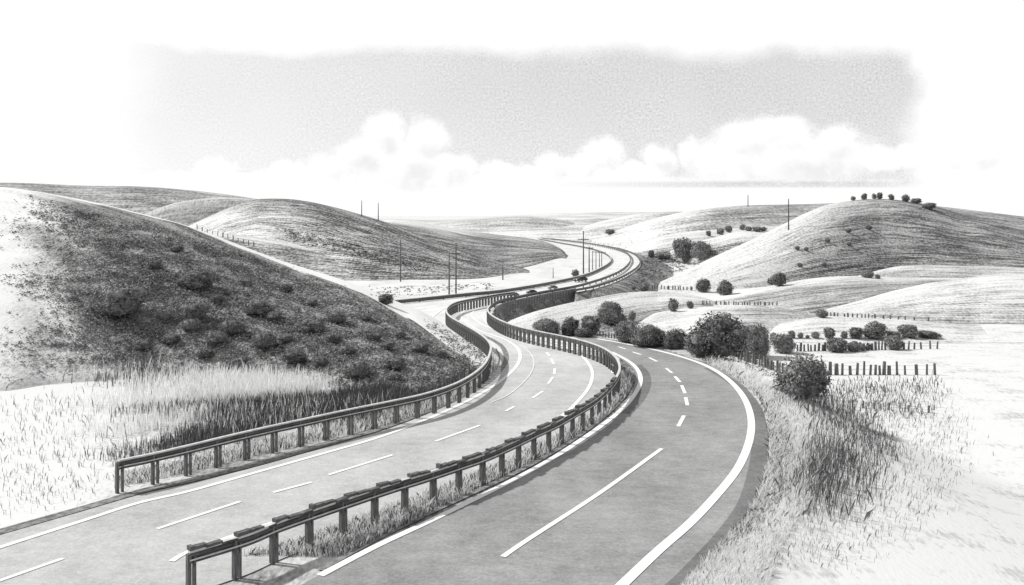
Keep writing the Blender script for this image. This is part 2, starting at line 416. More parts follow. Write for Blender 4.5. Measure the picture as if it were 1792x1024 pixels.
m_far = land('far grass slope', .12, .70, 1.4, .95, .7, 1.0, wave=.4)
m_mid = land('mid grass slope', .07, .70, 3.2, 1.0, .75, 1.0, wave=.5)
m_fld = land('stubble field', .10, .70, 5.5, 1.1, .8, 1.0, wave=.4)
m_scr = land('scrub hillside', .05, .80, 7.0, .4, .5, 1.3, .22, hard=1.0)

# left foreground hill, dark scrub, pale track along its crest
def t_lh(X, s):
    X = X + 30 * np.sin(s * 17 + X * .02) + 22 * np.sin(s * 41 + X * .05)
    t = .20 + .1 * np.sin(s * 30 + X * .03)
    t = np.maximum(t, 1.35 * sm(.86 + .10 * sm(560, 700, X) - .02 * np.sin(X * .05), .93 + .05 * sm(560, 700, X), s))
    t = np.maximum(t, sm(230, -20, X) * 1.1)
    t = np.maximum(t, 1.0 * sm(.16, .0, s) * sm(380, 60, X))
    t = np.maximum(t, .5 * sm(.10, .02, s) * sm(650, 500, X))
    return t
LH = hill([(-900,345),(-500,318),(-200,318),(0,328),(130,347),(260,377),(330,396),(420,430),(500,461),(590,492),(650,518),(690,541),(730,564),(765,590),(800,615),(820,628),(832,640)],
     [(-900,705),(-100,690),(100,672),(300,660),(500,668),(640,690),(700,693),(745,685),(790,668),(820,648),(832,642)],
     [(-900,106),(-300,95),(100,88),(420,81),(560,77),(650,72),(710,67),(765,60),(800,56),(832,54)], 0, t_lh, 40, m_scr, rows=80, cols=320, prof=.85, rough=.22, W_=40)
# far left ridges
hill([(-900,345),(-300,322),(0,320),(140,325),(250,327),(350,335),(440,347),(520,362),(600,384)], [(-900,430),(600,430)], 330, 0, K_(.34), 22, m_far)
hill([(235,385),(262,371),(300,357),(345,349),(390,346),(440,348),(500,356),(560,380),(590,400)], [(235,430),(590,430)], 260, 0, lambda X, s: .85 - .45 * sm(.8, .2, s) * sm(300, 380, X), 16, m_far)
# left dome, its right flank darkened in the tone as painted shade
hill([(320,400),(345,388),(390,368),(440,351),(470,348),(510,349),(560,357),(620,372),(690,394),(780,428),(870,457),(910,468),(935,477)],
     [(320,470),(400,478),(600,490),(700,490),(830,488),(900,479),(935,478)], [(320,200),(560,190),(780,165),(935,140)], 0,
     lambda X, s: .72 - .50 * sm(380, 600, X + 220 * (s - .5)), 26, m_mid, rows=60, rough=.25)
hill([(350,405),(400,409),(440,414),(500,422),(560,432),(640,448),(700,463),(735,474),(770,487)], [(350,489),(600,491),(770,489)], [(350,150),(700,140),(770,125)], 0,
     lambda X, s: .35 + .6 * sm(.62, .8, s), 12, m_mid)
# middle hill with pale top
hill([(640,388),(690,384),(760,393),(820,404),(880,412),(935,419),(965,427),(985,438),(992,447),(994,452)], [(640,470),(830,485),(880,476),(910,470),(940,463),(975,453),(994,453)],
     [(640,300),(880,250),(994,190)], 0, lambda X, s: .24 + .75 * sm(.60, .82, s) * sm(900, 780, X) , 18, m_mid)
hill([(560,384),(680,383),(760,385),(850,380),(920,375),(1000,373),(1080,371.5),(1180,372),(1280,376),(1400,384)], [(560,420),(1400,420)], 620, 0, lambda X, s: .78 - .3 * sm(.5, .95, s) * sm(900, 1100, X), 9, m_far)
hill([(700,399),(760,392),(830,384),(900,379),(960,381),(1040,395),(1080,404)], [(700,414),(1080,414)], 430, 0, lambda X, s: .70 - .25 * sm(800, 950, X), 8, m_far)
hill([(960,412),(1000,402),(1050,388),(1100,377),(1160,371),(1220,371),(1300,377),(1360,385)], [(960,418),(1360,425)], 400, 0, lambda X, s: .80 - .35 * sm(1040, 1120, X - s * 60), 9, m_far)
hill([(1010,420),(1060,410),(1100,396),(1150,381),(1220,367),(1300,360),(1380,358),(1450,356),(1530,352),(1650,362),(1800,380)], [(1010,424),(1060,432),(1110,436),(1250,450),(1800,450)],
     [(1010,300),(1450,330),(1800,340)], LOW, lambda X, s: .90 - .58 * sm(1130, 1260, X - (s - .5) * 160) , 20, m_far)  # darker right side is shade painted into the tone
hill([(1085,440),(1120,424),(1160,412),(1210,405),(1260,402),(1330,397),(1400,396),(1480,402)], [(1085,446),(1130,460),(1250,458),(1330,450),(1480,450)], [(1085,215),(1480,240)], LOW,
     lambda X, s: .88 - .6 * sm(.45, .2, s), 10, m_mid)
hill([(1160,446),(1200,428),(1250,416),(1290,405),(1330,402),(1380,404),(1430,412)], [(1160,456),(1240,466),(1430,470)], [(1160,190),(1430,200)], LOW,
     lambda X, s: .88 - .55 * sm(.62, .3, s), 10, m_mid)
# big right hill, shade of its right side painted into the tone
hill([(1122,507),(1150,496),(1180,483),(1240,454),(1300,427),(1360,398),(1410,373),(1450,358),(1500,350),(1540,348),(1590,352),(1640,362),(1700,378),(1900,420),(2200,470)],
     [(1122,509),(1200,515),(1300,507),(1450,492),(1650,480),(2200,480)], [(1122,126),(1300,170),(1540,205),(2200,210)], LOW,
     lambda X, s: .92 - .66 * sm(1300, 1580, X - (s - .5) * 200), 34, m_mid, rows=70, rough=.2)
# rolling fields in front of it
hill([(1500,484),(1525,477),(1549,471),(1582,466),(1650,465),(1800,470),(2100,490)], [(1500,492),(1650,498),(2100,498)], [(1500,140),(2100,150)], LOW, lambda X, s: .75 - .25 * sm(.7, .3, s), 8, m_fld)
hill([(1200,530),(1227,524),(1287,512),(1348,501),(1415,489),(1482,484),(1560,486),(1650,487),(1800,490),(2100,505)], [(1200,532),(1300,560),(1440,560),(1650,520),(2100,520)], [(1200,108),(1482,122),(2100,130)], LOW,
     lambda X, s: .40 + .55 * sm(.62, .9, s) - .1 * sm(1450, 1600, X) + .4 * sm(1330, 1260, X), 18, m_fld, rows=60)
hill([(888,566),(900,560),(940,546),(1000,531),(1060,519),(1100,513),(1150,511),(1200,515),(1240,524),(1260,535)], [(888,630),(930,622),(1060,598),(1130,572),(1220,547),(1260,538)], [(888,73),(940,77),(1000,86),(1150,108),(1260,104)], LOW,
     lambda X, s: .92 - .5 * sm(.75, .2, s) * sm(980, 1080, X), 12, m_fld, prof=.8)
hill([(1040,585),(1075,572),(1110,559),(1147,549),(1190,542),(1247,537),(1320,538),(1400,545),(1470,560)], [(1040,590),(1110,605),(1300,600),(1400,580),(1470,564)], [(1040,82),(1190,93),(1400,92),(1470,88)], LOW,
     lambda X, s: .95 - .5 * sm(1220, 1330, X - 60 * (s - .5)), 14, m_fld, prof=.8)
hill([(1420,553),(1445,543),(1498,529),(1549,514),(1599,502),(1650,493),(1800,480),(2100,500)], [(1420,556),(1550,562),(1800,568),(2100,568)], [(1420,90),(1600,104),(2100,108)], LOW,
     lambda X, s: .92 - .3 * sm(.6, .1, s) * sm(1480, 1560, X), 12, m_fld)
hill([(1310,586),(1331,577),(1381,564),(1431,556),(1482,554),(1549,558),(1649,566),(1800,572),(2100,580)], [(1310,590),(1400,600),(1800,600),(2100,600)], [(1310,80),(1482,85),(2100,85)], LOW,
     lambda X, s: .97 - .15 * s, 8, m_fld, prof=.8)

V = []; Fc = []
b0 = 0
for vs_, fs_ in TER:
    V += vs_.tolist(); Fc += (fs_ + b0).tolist(); b0 += len(vs_)
BVH = BVHTree.FromPolygons(V, Fc)
def hit(px, py):
    d = Vector(((px - CX) / F, 1, -(py - HY) / F)).normalized()
    h = BVH.ray_cast(Vector((0, 0, H)), d, 5000)
    return h[0]
def drop(x, y):
    h = BVH.ray_cast(Vector((x, y, 200)), Vector((0, 0, -1)), 400); return h[0]

# ------------------------------------------------------------------ roads (sheets 2-3 cm above the ground)
def sheet(name, pts, z, mat):
    me = bpy.data.meshes.new(name); bm = bmesh.new()
    vsx = [bm.verts.new((p.x, p.y, z)) for p in pts]
    f = bm.faces.new(vsx); f.normal_update()
    if f.normal.z < 0: f.normal_flip()
    bmesh.ops.triangulate(bm, faces=bm.faces[:]); bm.to_mesh(me); bm.free()
    o = link(name, me, mat); o['kind'] = 'structure'; return o
def strip(name, poly, wd, z, mat, w2=None):
    vs = []; n = len(poly)
    for i, p in enumerate(poly):
        t = poly[min(i + 1, n - 1)] - poly[max(i - 1, 0)]; t.z = 0; t.normalize(); s_ = Vector((t.y, -t.x, 0))
        ww = wd if w2 is None else wd + (w2 - wd) * i / (n - 1)
        vs += [(p.x + s_.x * ww / 2, p.y + s_.y * ww / 2, z), (p.x - s_.x * ww / 2, p.y - s_.y * ww / 2, z)]
    m = MB(); m.add(vs, [(2 * i, 2 * i + 2, 2 * i + 3, 2 * i + 1) for i in range(n - 1)])
    return m
L_edge = [(-160,985),(60,921),(150,895),(250,866),(340,846),(450,818),(560,787),(660,758),(740,729),(805,700),(850,676),(878,650),(888,628),(880,608),(862,594),(840,584),(812,574)]
L_white = [(-160,1012),(60,941),(150,912),(240,883),(330,862),(440,831),(560,797),(660,768),(740,738),(810,707),(862,678),(895,652),(909,632),(908,614),(893,600),(868,589),(840,580),(818,567),(807,553),(818,541),(840,533),(900,521)]
edgeL = W(L_edge, 0, 8)
mid_in = W(mid_base[0:], 0, 8)
# main left carriageway: from the near edge, round both bends to the far end
polyL = [P(-200, 1100)] + edgeL + W([p for p in left_base[17:]], 0, 6)[1:]
polyL = [P(-150, 1080)] + edgeL + W(left_base[16:], 0, 6)
far_in = W(in_base, 0, 8)
i0 = [i for i, p in enumerate(far_in) if CX + F * p.x / p.y > 905][0]
polyL += far_in[i0:] + list(reversed(mid_in)) + [P(150, 1080)]
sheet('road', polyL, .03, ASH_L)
# slip branch running left behind the scrub hill
brn = [P(660, 532)] + far_in[:i0 + 1] + [P(903, 531), P(870, 537), P(830, 545), P(800, 555), P(790, 566), P(795, 580), P(760, 575), P(720, 566), P(680, 560), P(640, 556)]
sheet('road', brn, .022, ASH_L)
# right carriageway
polyR = W(R_right, 0, 8) + list(reversed(W(R_left, 0, 8)))
sheet('road', polyR, .03, ASH_R)
dk = W([(1116,655),(1122,662),(1124,680),(1112,706),(1090,730),(1125,700),(1137,675),(1134,655),(1118,637),(1096,626),(1080,620),(1100,635)], 0, 4)
# outer lane of the far bend
polyO = W(out_base, 0, 8) + [mid_in[i] for i in range(len(mid_in) - 1, -1, -1) if CX + F * mid_in[i].x / mid_in[i].y > 1004 and mid_in[i].y > 90]
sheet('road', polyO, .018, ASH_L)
# dark shoulder strips
def sh(poly_px, wd, z, mat, name='shoulder'):
    m = strip(name, W(poly_px, 0, 10), wd, z, mat); o = m.build(name, mat); o['kind'] = 'structure'; return o
sh([(1110,1085),(1180,1035),(1235,980),(1278,930),(1308,884),(1325,825),(1330,770),(1323,722),(1303,690),(1278,667),(1240,645)], .62, .036, ASH_D)
sh([(1115,640),(1128,655),(1130,675),(1118,700),(1095,725)], .55, .036, ASH_D)
sh([(-160,981),(60,917),(150,891),(250,862),(340,842),(450,814),(560,783),(660,754),(740,725),(805,697),(850,673),(876,648),(886,628),(879,608),(861,595),(840,586)], .32, .041, GUT, 'gutter')
sh([(-160,972),(60,910),(150,885),(250,856),(340,836),(450,808),(560,777),(660,748),(740,719),(800,692),(842,668),(866,646),(874,628),(868,610)], .10, .012, GUT, 'gutter')
sh([(560,1000),(640,955),(720,915),(800,877),(880,840),(950,803),(1010,766),(1057,730),(1085,703),(1102,678),(1106,660)], .22, .041, GUT, 'gutter')

# markings
def mark(poly_px, wd, z=.045, mat=PAINT, name='road_marking', w2=None):
    o = strip(name, W(poly_px, 0, 10), wd, z, mat, w2).build(name, mat); o['kind'] = 'structure'; return o
mark(L_white, .20)
mark([(300,985),(340,964),(480,916),(600,878),(740,833),(850,795),(930,760),(985,728),(1010,705),(1030,680),(1037,656),(1029,636),(1010,618),(974,603),(943,595),(912,589),(881,582),(849,571),(834,562),(825,552),(834,542),(852,536),(900,525)], .18)
mark([(1072,655),(1068,636),(1050,620),(1020,608),(960,596),(900,586),(868,576),(852,566),(846,556),(850,547),(868,540)], .14, .05)
mark([(788,560),(790,548),(799,541),(821,534),(849,529),(900,519)], .12, .05)
mark([(770,585),(758,570),(756,558),(768,547),(784,538),(830,528)], .14, .05)
mark([(860,706),(892,691),(922,664),(934,642),(931,624),(912,606),(880,594)], .07, .05, PAINTW)
mark([(560,1010),(655,960),(740,920),(820,881),(900,841),(960,808),(1010,776),(1060,741),(1095,711),(1115,684),(1121,664),(1114,646),(1098,632),(1070,617)], .24)
mark([(1085,1030),(1150,968),(1205,920),(1250,873),(1288,826),(1308,784),(1315,745),(1308,710),(1290,681),(1262,656),(1228,638),(1180,622),(1130,610),(1080,600),(1045,594)], .30)
for a in [((-60,1040),(110,980)), ((275,928),(420,880)), ((478,864),(545,846)), ((575,833),(687,798)), ((762,774),(840,746)), ((885,721),(900,713)), ((932,698),(950,686)), ((959,673),(968,661)), ((970,656),(971,646)), ((969,638),(965,629)), ((962,624),(956,618))]:
    mark([a[0], ((a[0][0] + a[1][0]) / 2, (a[0][1] + a[1][1]) / 2), a[1]], .15)
mark([(880,977),(925,946),(1045,868),(1158,787)], .17)
for a in [((1187,748),(1197,729)), ((1203,711),(1200,697)), ((1199,690),(1193,676)), ((1190,670),(1181,660)), ((1176,654),(1166,646)), ((1150,634),(1136,627)), ((1122,622),(1107,617)), ((1095,612),(1082,608))]:
    mark([a[0], a[1]], .17)
# lane lines in the far bend
mark([(720,545),(800,531),(900,517),(980,505),(1040,491),(1076,474),(1084,460),(1076,449),(1050,440),(1010,433),(960,424)], .10, .05, PAINTW)
mark([(700,535),(800,523),(900,512),(980,500),(1030,488),(1062,473),(1073,460),(1070,450)], .12, .05, PAINT)

# ------------------------------------------------------------------ guardrails
RAILP = [(-.03, -.28), (.05, -.25), (.01, -.18), (.01, -.14), (.06, -.08), (.02, -.03), (.05, 0), (-.03, 0)]
def rail_ht(i): return 1.0
def posts(parent, pts, h, wd=.10, dp=.12, z0=-.15, mat=POSTM, pair=None, cap=100):
    mesh = None
    for k, (p, rz, hh) in enumerate(pts[:cap]):
        key = round(hh, 2)
        if mesh is None:
            m = MB(); m.box((0, 0, (hh + z0) / 2), (wd, dp, hh - z0)); 
            if pair: m.box((pair, 0, (hh + z0) / 2 - .04), (wd * .6, dp, hh - z0 - .08))
            o = m.build('post', mat, parent); mesh = o.data; h0 = hh
        else:
            o = link('post', mesh, None, parent)
        o.location = p; o.rotation_euler.z = rz; o.scale.z = hh / h0
def along(poly, step):
    r = resample(poly, step); out = []
    for i, p in enumerate(r):
        t = r[min(i + 1, len(r) - 1)] - r[max(i - 1, 0)]; out.append((p, math.atan2(t.y, t.x)))
    return out
def guard(name, top_px, h, step, label, group='guardrails along the motorway', step2=None, split=None, shade=None, hi=None, pair=None, boards=None, rail_prof=None, rmat=STEEL_D, pale=True, pw=.085):
    base = W(lower(top_px, h), 0, 8)
    r = empty(name, base[0]); off = -Vector(base[0]); 
    tag(r, label, 'guardrail', group)
    loc = [p + off for p in base]
    up = Vector((0, 0, h))
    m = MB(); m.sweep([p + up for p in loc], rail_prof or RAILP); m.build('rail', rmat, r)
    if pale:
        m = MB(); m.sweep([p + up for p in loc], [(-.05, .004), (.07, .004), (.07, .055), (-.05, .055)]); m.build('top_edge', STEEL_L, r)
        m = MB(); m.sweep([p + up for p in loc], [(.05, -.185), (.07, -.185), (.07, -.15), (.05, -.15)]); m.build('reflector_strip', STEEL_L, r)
    if split is None: al = [(p, a, h - .02) for p, a in along(loc, step)]
    else:
        k = min(range(len(base)), key=lambda i: (base[i] - P(*lower([split], h)[0])).length)
        al = [(p, a, h - .02) for p, a in along(loc[:k + 1], step)] + [(p, a, h - .02) for p, a in along(loc[k:], step2)][1:]
    posts(r, al, h, pw, .12, pair=pair)
    if boards:
        k = min(range(len(base)), key=lambda i: (base[i] - P(*lower([boards], h)[0])).length)
        rs = resample(loc[:k + 1], 1.25)
        for i, (a, b) in enumerate(zip(rs, rs[1:])):
            t = (b - a); L = t.length; mid = (a + b) / 2
            mm = MB(); hh = .055 + .035 * random.random()
            for q in range(3):
                f0 = q / 3; 
                mm.box((L * (f0 + .17 - .5), random.uniform(-.02, .02), hh / 2 + random.uniform(0, .03) - .03 * q), (L / 3 + .02, .16, hh * random.uniform(.7, 1.1)), ry=random.uniform(-.05, .05))
            mm.box((-L / 2 + .05, 0, hh * .7), (.10, .18, hh * 1.5))
            o = mm.build('capping_board', BOARD, r)
            o.location = mid + up + Vector((0, 0, .055)); o.rotation_euler.z = math.atan2(t.y, t.x)
            o.rotation_euler.y = random.uniform(-.02, .03)
    return r
guard('guardrail', left_top, 1.0, 1.25, 'dark steel guardrail with pale top edge along the verge below the scrub hill', step2=.62, split=(845,640), pair=.17)
guard('guardrail', mid_top[:27], 1.0, 1.22, 'dark median guardrail with ragged capping boards between the two carriageways', step2=.62, split=(1078,660), pair=.14, boards=(1078,662))
guard('guardrail', mid_top[26:], .55, 3.2, 'long dark guardrail between inner and outer lanes of the far bend', pale=False, rail_prof=[(-.05, -.30), (.08, -.30), (.08, 0), (-.05, 0)])
guard('guardrail', in_top[:], .42, 3.5, 'low dark guardrail on the inner left side of the far bend', rail_prof=[(-.05, -.34), (.08, -.34), (.08, 0), (-.05, 0)])
guard('guardrail', out_top, .42, 2.6, 'low guardrail on the outermost edge of the far bend', pale=False, rail_prof=[(-.05, -.26), (.08, -.26), (.08, 0), (-.05, 0)])
# slatted retaining wall hanging below the median rail where the embankment starts
wb = W(lower(mid_top[26:30] + [(998, 501)], .55), 0, 8)
r = empty('retaining_wall', wb[0]); tag(r, 'dark slatted retaining wall on the embankment under the hairpin rail', 'retaining wall')
off = -Vector(wb[0]); out_ = []
for i, p in enumerate(wb):
    t = wb[min(i + 1, len(wb) - 1)] - wb[max(i - 1, 0)]; t.normalize(); out_.append(p + off + Vector((t.y, -t.x, 0)) * .5)
m = MB(); m.sweep(out_, [(-.05, -1.4), (.05, -1.4), (.05, .30), (-.05, .30)]); m.build('panel', SLAT, r)
m = MB()
for p, a in along(out_, .42):
    m.box(p + Vector((math.sin(a) * .09, -math.cos(a) * .09, -.55)), (.11, .07, 1.65), rz=a)
o = m.build('slat', STEEL_L if False else simple('pale slats', .2, .42, 5), r); o['kind'] = 'stuff'

# ------------------------------------------------------------------ fences of wooden posts
def fence(pxs, fy, hpx, label, wpx=4, wires=True):
    pts = []
    for k, x in enumerate(pxs):
        y = fy(x) if callable(fy) else fy
        h = hit(x, y)
        if h is None: continue
        pts.append((h, x))
    if not pts: return
    b = pts[0][0]; r = empty('fence', b); tag(r, label, 'fence', 'post fences in the fields')
    for k, (p, x) in enumerate(pts):
        hh = hpx * random.uniform(.78, 1.2) * p.y / F; ww = wpx * random.uniform(.7, 1.25) * p.y / F
        m = MB(); m.box((0, 0, hh / 2 - .15), (ww, ww * .8, hh + .3), rz=random.uniform(-.5, .5), taper=.8)
        o = m.build('post', WOOD, r); o.location = p - b; o.rotation_euler = (random.uniform(-.05, .05), random.uniform(-.07, .07), 0)
    if wires and len(pts) > 2:
        for fz in (.8, .45):
            m = MB(); m.tube([p - b + Vector((0, 0, hpx * fz * p.y / F)) for p, x in pts], .0055 * pts[0][0].y / 60, 4); m.build('wire', POSTM, r)
fence([1430,1441,1453,1464,1474,1488,1500,1512,1523,1532,1540,1547,1556,1570,1584,1604,1622,1636], lambda x: 656 + (x - 1450) * .0, 20, 'post and wire fence across the white field right of the biggest roadside bush', 5)
fence([1395 + 6.2 * i + random.uniform(-1.5, 1.5) for i in range(26)] + [1560,1582,1590,1600,1612,1628,1640], lambda x: 615 - (x - 1395) * .018, 13, 'row of short dark posts in front of the low hedge', 3.4)
fence([1292 + 5.2 * i + random.uniform(-1, 1) for i in range(16)], lambda x: 628 + (x - 1292) * .33, 17, 'leaning dark post fence running down from the tall tree clump to the biggest bush', 4)
fence([1448,1454,1460,1466,1478,1484,1492,1500,1508,1514,1520,1526,1531,1546,1558,1572,1584,1600,1625], lambda x: 553 + (x - 1448) * .05, 7, 'small post fence on the ridge of the field under the pale right slope', 2.6)
fence([1228 + 5.4 * i + random.uniform(-2, 2) for i in range(25)], lambda x: 533 + (x - 1228) * .012, 6, 'small pale fence across the middle field', 2.2)
fence([1142 + 5 * i + random.uniform(-2, 2) for i in range(15)], lambda x: 506 + (x - 1142) * .03, 7, 'tiny post fence at the foot of the big right hill', 2.2)
fence([1030 + 5 * i for i in range(26)], lambda x: 586 + (x - 1030) * .14, 8, 'low picket fence behind the far right carriageway under the round bushes', 2.4)
fence([1475,1492,1510,1530,1555,1590,1625], lambda x: 712 + (x - 1475) * .07, 12, 'faint broken row of posts in the white grass below the right fence', 3)
fence([345 + 9 * i for i in range(12)], lambda x: 402 + (x - 345) * .30, 8, 'small fence standing behind the crest of the scrub hill', 1.6)

# ------------------------------------------------------------------ utility poles
def pole(px, py, hpx, label, arm=None, group='utility poles along the valley', wpx=2.2):
    p = hit(px, py) or P(px, py)
    k = p.y / F; hh = hpx * k; r0 = wpx * k / 2
    r = empty('utility_pole', p); tag(r, label, 'utility pole', group)
    m = MB(); m.tube([(0, 0, -.4), (0, 0, hh * .5), (0, 0, hh)], [r0 * 1.1, r0 * .9, r0 * .65], 8); m.build('shaft', POLE, r)
    a = arm or 0
    if a:
        for fz, L in ((.93 if a < 2 else .80, a * 1.0),):
            ww = 14 * k if a == 1 else 18 * k
            m = MB(); m.box((0, -r0, hh * fz), (ww, r0 * 1.1, r0 * 1.1)); ca = m.build('crossarm', POLE, r)
            for s_ in (-.45, -.2, .2, .45):
                m = MB(); m.tube([(s_ * ww, -r0, hh * fz), (s_ * ww, -r0, hh * fz + r0 * 2.2)], r0 * .45, 6); m.build('insulator', STEEL_L, ca)
    return r
pole(701, 493, 74, 'thin pole on the white meadow in front of the left dome hill')
pole(786, 518, 76, 'plain pole beside the tall one at the motorway edge, the shorter of the two', wpx=2.6)
pole(798, 518, 93, 'tallest of the poles at the near edge of the valley motorway, with crossarm', 2, wpx=2.6)
pole(880, 490, 26, 'short thin pole on the meadow between left hill and motorway')
pole(1021, 479, 75, 'tall pole with crossarm inside the far bend', 2, wpx=2.4)
pole(1031, 476, 45, 'second pole from the left inside the far bend', 1)
pole(968, 487, 18, 'faint short pole on the pale slope left of the far bend', wpx=1.4)
for i, (x, y, h) in enumerate([(1037,473,34),(1043,471,32),(1049,468,28),(1053,466,26)]):
    pole(x, y, h, 'thin pole inside the far bend, %s of four close to the rail' % ['leftmost', 'second from left', 'third from left', 'rightmost'][i], 1 if i % 2 else None, wpx=1.5)
pole(633, 379, 28, 'left one of the pair of thin poles behind the left dome', wpx=1.6)
pole(662, 386, 31, 'right one of the pair of thin poles behind the left dome', wpx=1.6)
pole(1309, 361, 20, 'small pole on the skyline of the far right ridge', wpx=1.6)
pole(1380, 403, 55, 'tall dark pole on the left flank of the big right hill', 0, wpx=2.4)

# ------------------------------------------------------------------ shrubs and trees
def crown_mesh(name, seed, nleaf, ls, lobes_n=9, flat=.85, mat=LEAF):
    rnd = random.Random(seed); lobes = []
    for i in range(lobes_n):
        a = i * 2.4 + rnd.uniform(-.4, .4); rr = rnd.uniform(.08, .24); z = rnd.uniform(.17, .60) * flat
        r = rnd.uniform(.17, .25)
        lobes.append((Vector((math.cos(a) * rr, math.sin(a) * rr, z)), r))
    lobes.append((Vector((0, 0, .40 * flat)), .37)); lobes.append((Vector((0, 0, .26 * flat)), .34))
    m = MB()
    def core(c, r):
        n, k = 8, 5; vs = []; 
        for i in range(k + 1):
            th = math.pi * i / k
            for j in range(n):
                ph = 2 * math.pi * j / n; q = r * rnd.uniform(.62, .86)
                vs.append(c + Vector((math.sin(th) * math.cos(ph), math.sin(th) * math.sin(ph), math.cos(th) * flat)) * q)
        m.add(vs, [(i * n + j, (i + 1) * n + j, (i + 1) * n + (j + 1) % n, i * n + (j + 1) % n) for i in range(k) for j in range(n)])
    for c, r in lobes: core(c, r)
    tot = sum(r * r for c, r in lobes)
    for c, r in lobes:
        for k in range(int(nleaf * r * r / tot)):
            d = Vector((rnd.gauss(0, 1), rnd.gauss(0, 1), rnd.gauss(0, 1))).normalized()
            p = c + Vector((d.x, d.y, d.z * flat)) * r * (rnd.uniform(.78, 1.02) if rnd.random() < .9 else rnd.uniform(1.0, 1.16))
            if p.z < .015: continue
            nrm = (d + Vector((rnd.gauss(0, .6), rnd.gauss(0, .6), rnd.gauss(0, .6)))).normalized()
            t = nrm.cross(Vector((rnd.gauss(0, 1), rnd.gauss(0, 1), rnd.gauss(0, 1)))).normalized(); b = nrm.cross(t)
            s_ = ls * rnd.uniform(.5, 1.25)
            m.add([p - t * s_, p - b * s_ * .45, p + t * s_ * 1.1, p + b * s_ * .45], [(0, 1, 2, 3)])
    me = bpy.data.meshes.new(name); me.from_pydata(m.v, [], m.f); me.materials.append(mat); me.update(); return me
def trunk_mesh(seed):
    rnd = random.Random(seed); m = MB()
    m.tube([(0, 0, -.08), (.01, 0, .12), (-.01, .01, .3)], [.045, .035, .025], 7)
    for k in range(5):
        a = k * 1.26 + rnd.random(); m.tube([(0, 0, .08 + .03 * k), (.1 * math.cos(a), .1 * math.sin(a), .25 + .02 * k), (.2 * math.cos(a), .2 * math.sin(a), .42)], [.022, .015, .006], 5)
    me = bpy.data.meshes.new('trunk'); me.from_pydata(m.v, [], m.f); me.materials.append(BARK); me.update(); return me
HI = [crown_mesh('crown', 10 + i, 6500, .026, 11) for i in range(3)]
MDc = [crown_mesh('crown', 20 + i, 2400, .038, 8) for i in range(4)]
LO = [crown_mesh('crown', 30 + i, 500, .07, 5) for i in range(3)]
SC = [crown_mesh('crown', 40 + i, 3000, .03, 10, .8, SCRUB) for i in range(3)]
TR = [trunk_mesh(3), trunk_mesh(5)]
def tree(px, py, hpx, wpx, label, name='shrub', cat='shrub', group='shrubs and trees in the fields', kind=None, hi=None):
    p = hit(px, py)
    if p is None: p = P(px, py, LOW)
    k = p.y / F
    r = empty(name, p, random.uniform(0, 6.28)); tag(r, label, cat, group)
    src = kind or (HI if wpx > 60 else MDc if wpx > 20 else LO)
    c = link('crown', random.choice(src), None, r)
    sx_ = wpx * k / .74; sz_ = hpx * k / .68
    r.scale = (sx_, sx_, sz_)
    t = link('trunk', random.choice(TR), None, r)
    return r
road = [(958,587,30,48,'round bush at the left end of the roadside row, just right of the hairpin'),(997,587,31,34,'second round bush of the roadside row from the left'),
 (1034,584,33,38,'third round bush of the roadside row, behind a low one'),(1021,590,17,34,'low flat bush tucked in front of the third roadside bush'),
 (1068,566,40,46,'largest bush of the group on the slope above the far roadside row'),(1085,571,23,26,'round bush at the right foot of the largest slope bush'),
 (1106,561,16,14,'smallest bush at the right of the slope group'),(1099,599,40,50,'roadside bush overlapping its right neighbour, above the picket fence end'),
 (1134,607,40,58,'wide dark roadside bush left of the gap before the tall clump'),(1183,609,36,44,'single round roadside bush between two gaps, left of the tall clump'),
 (1258,624,78,100,'tall broad dark tree, the highest of the roadside clump'),(1227,622,46,56,'rounded lighter bush in front of the tall broad tree'),
 (1322,626,60,52,'tall oval dark tree right of the highest tree'), (1290,622,52,48,'dark bush filling the gap between the highest tree and the oval tree'),(1160,604,20,34,'low bush wedged between the wide dark bush and the single round one'),
 (1371,618,35,40,'round bush between the oval tree and the post row'),
 (1405,697,82,92,'biggest nearest round bush beside the right verge')]
for i, a in enumerate(road): tree(*a, name='tree' if a[2] > 50 else 'shrub', cat='tree' if a[2] > 50 else 'shrub', group='bushes and trees beside the right carriageway', kind=HI if a[3] > 40 else MDc)
ords = ['first','second','third','fourth','fifth','sixth','seventh','eighth','ninth','tenth','eleventh','twelfth']
for i, (x, y, h, w_) in enumerate([(1353,592,10,13),(1386,592,13,12),(1401,592,11,11),(1413,592,6,8),(1427,592,12,15),(1452,592,18,20),(1477,592,12,12),(1498,592,20,25),(1532,592,28,42),(1563,591,12,28),(1590,591,24,34),(1625,591,12,40)]):
    tree(x, y, h, w_, '%s shrub from the left in the far hedge row across the white field' % ords[i], group='far hedge row')
for i, (x, y, h, w_) in enumerate([(1463,616,24,36),(1493,615,18,24),(1508,614,13,10),(1519,613,11,12),(1565,612,26,32)]):
    tree(x, y, h, w_, '%s shrub from the left standing among the short dark posts' % ords[i], group='shrubs among the short posts')
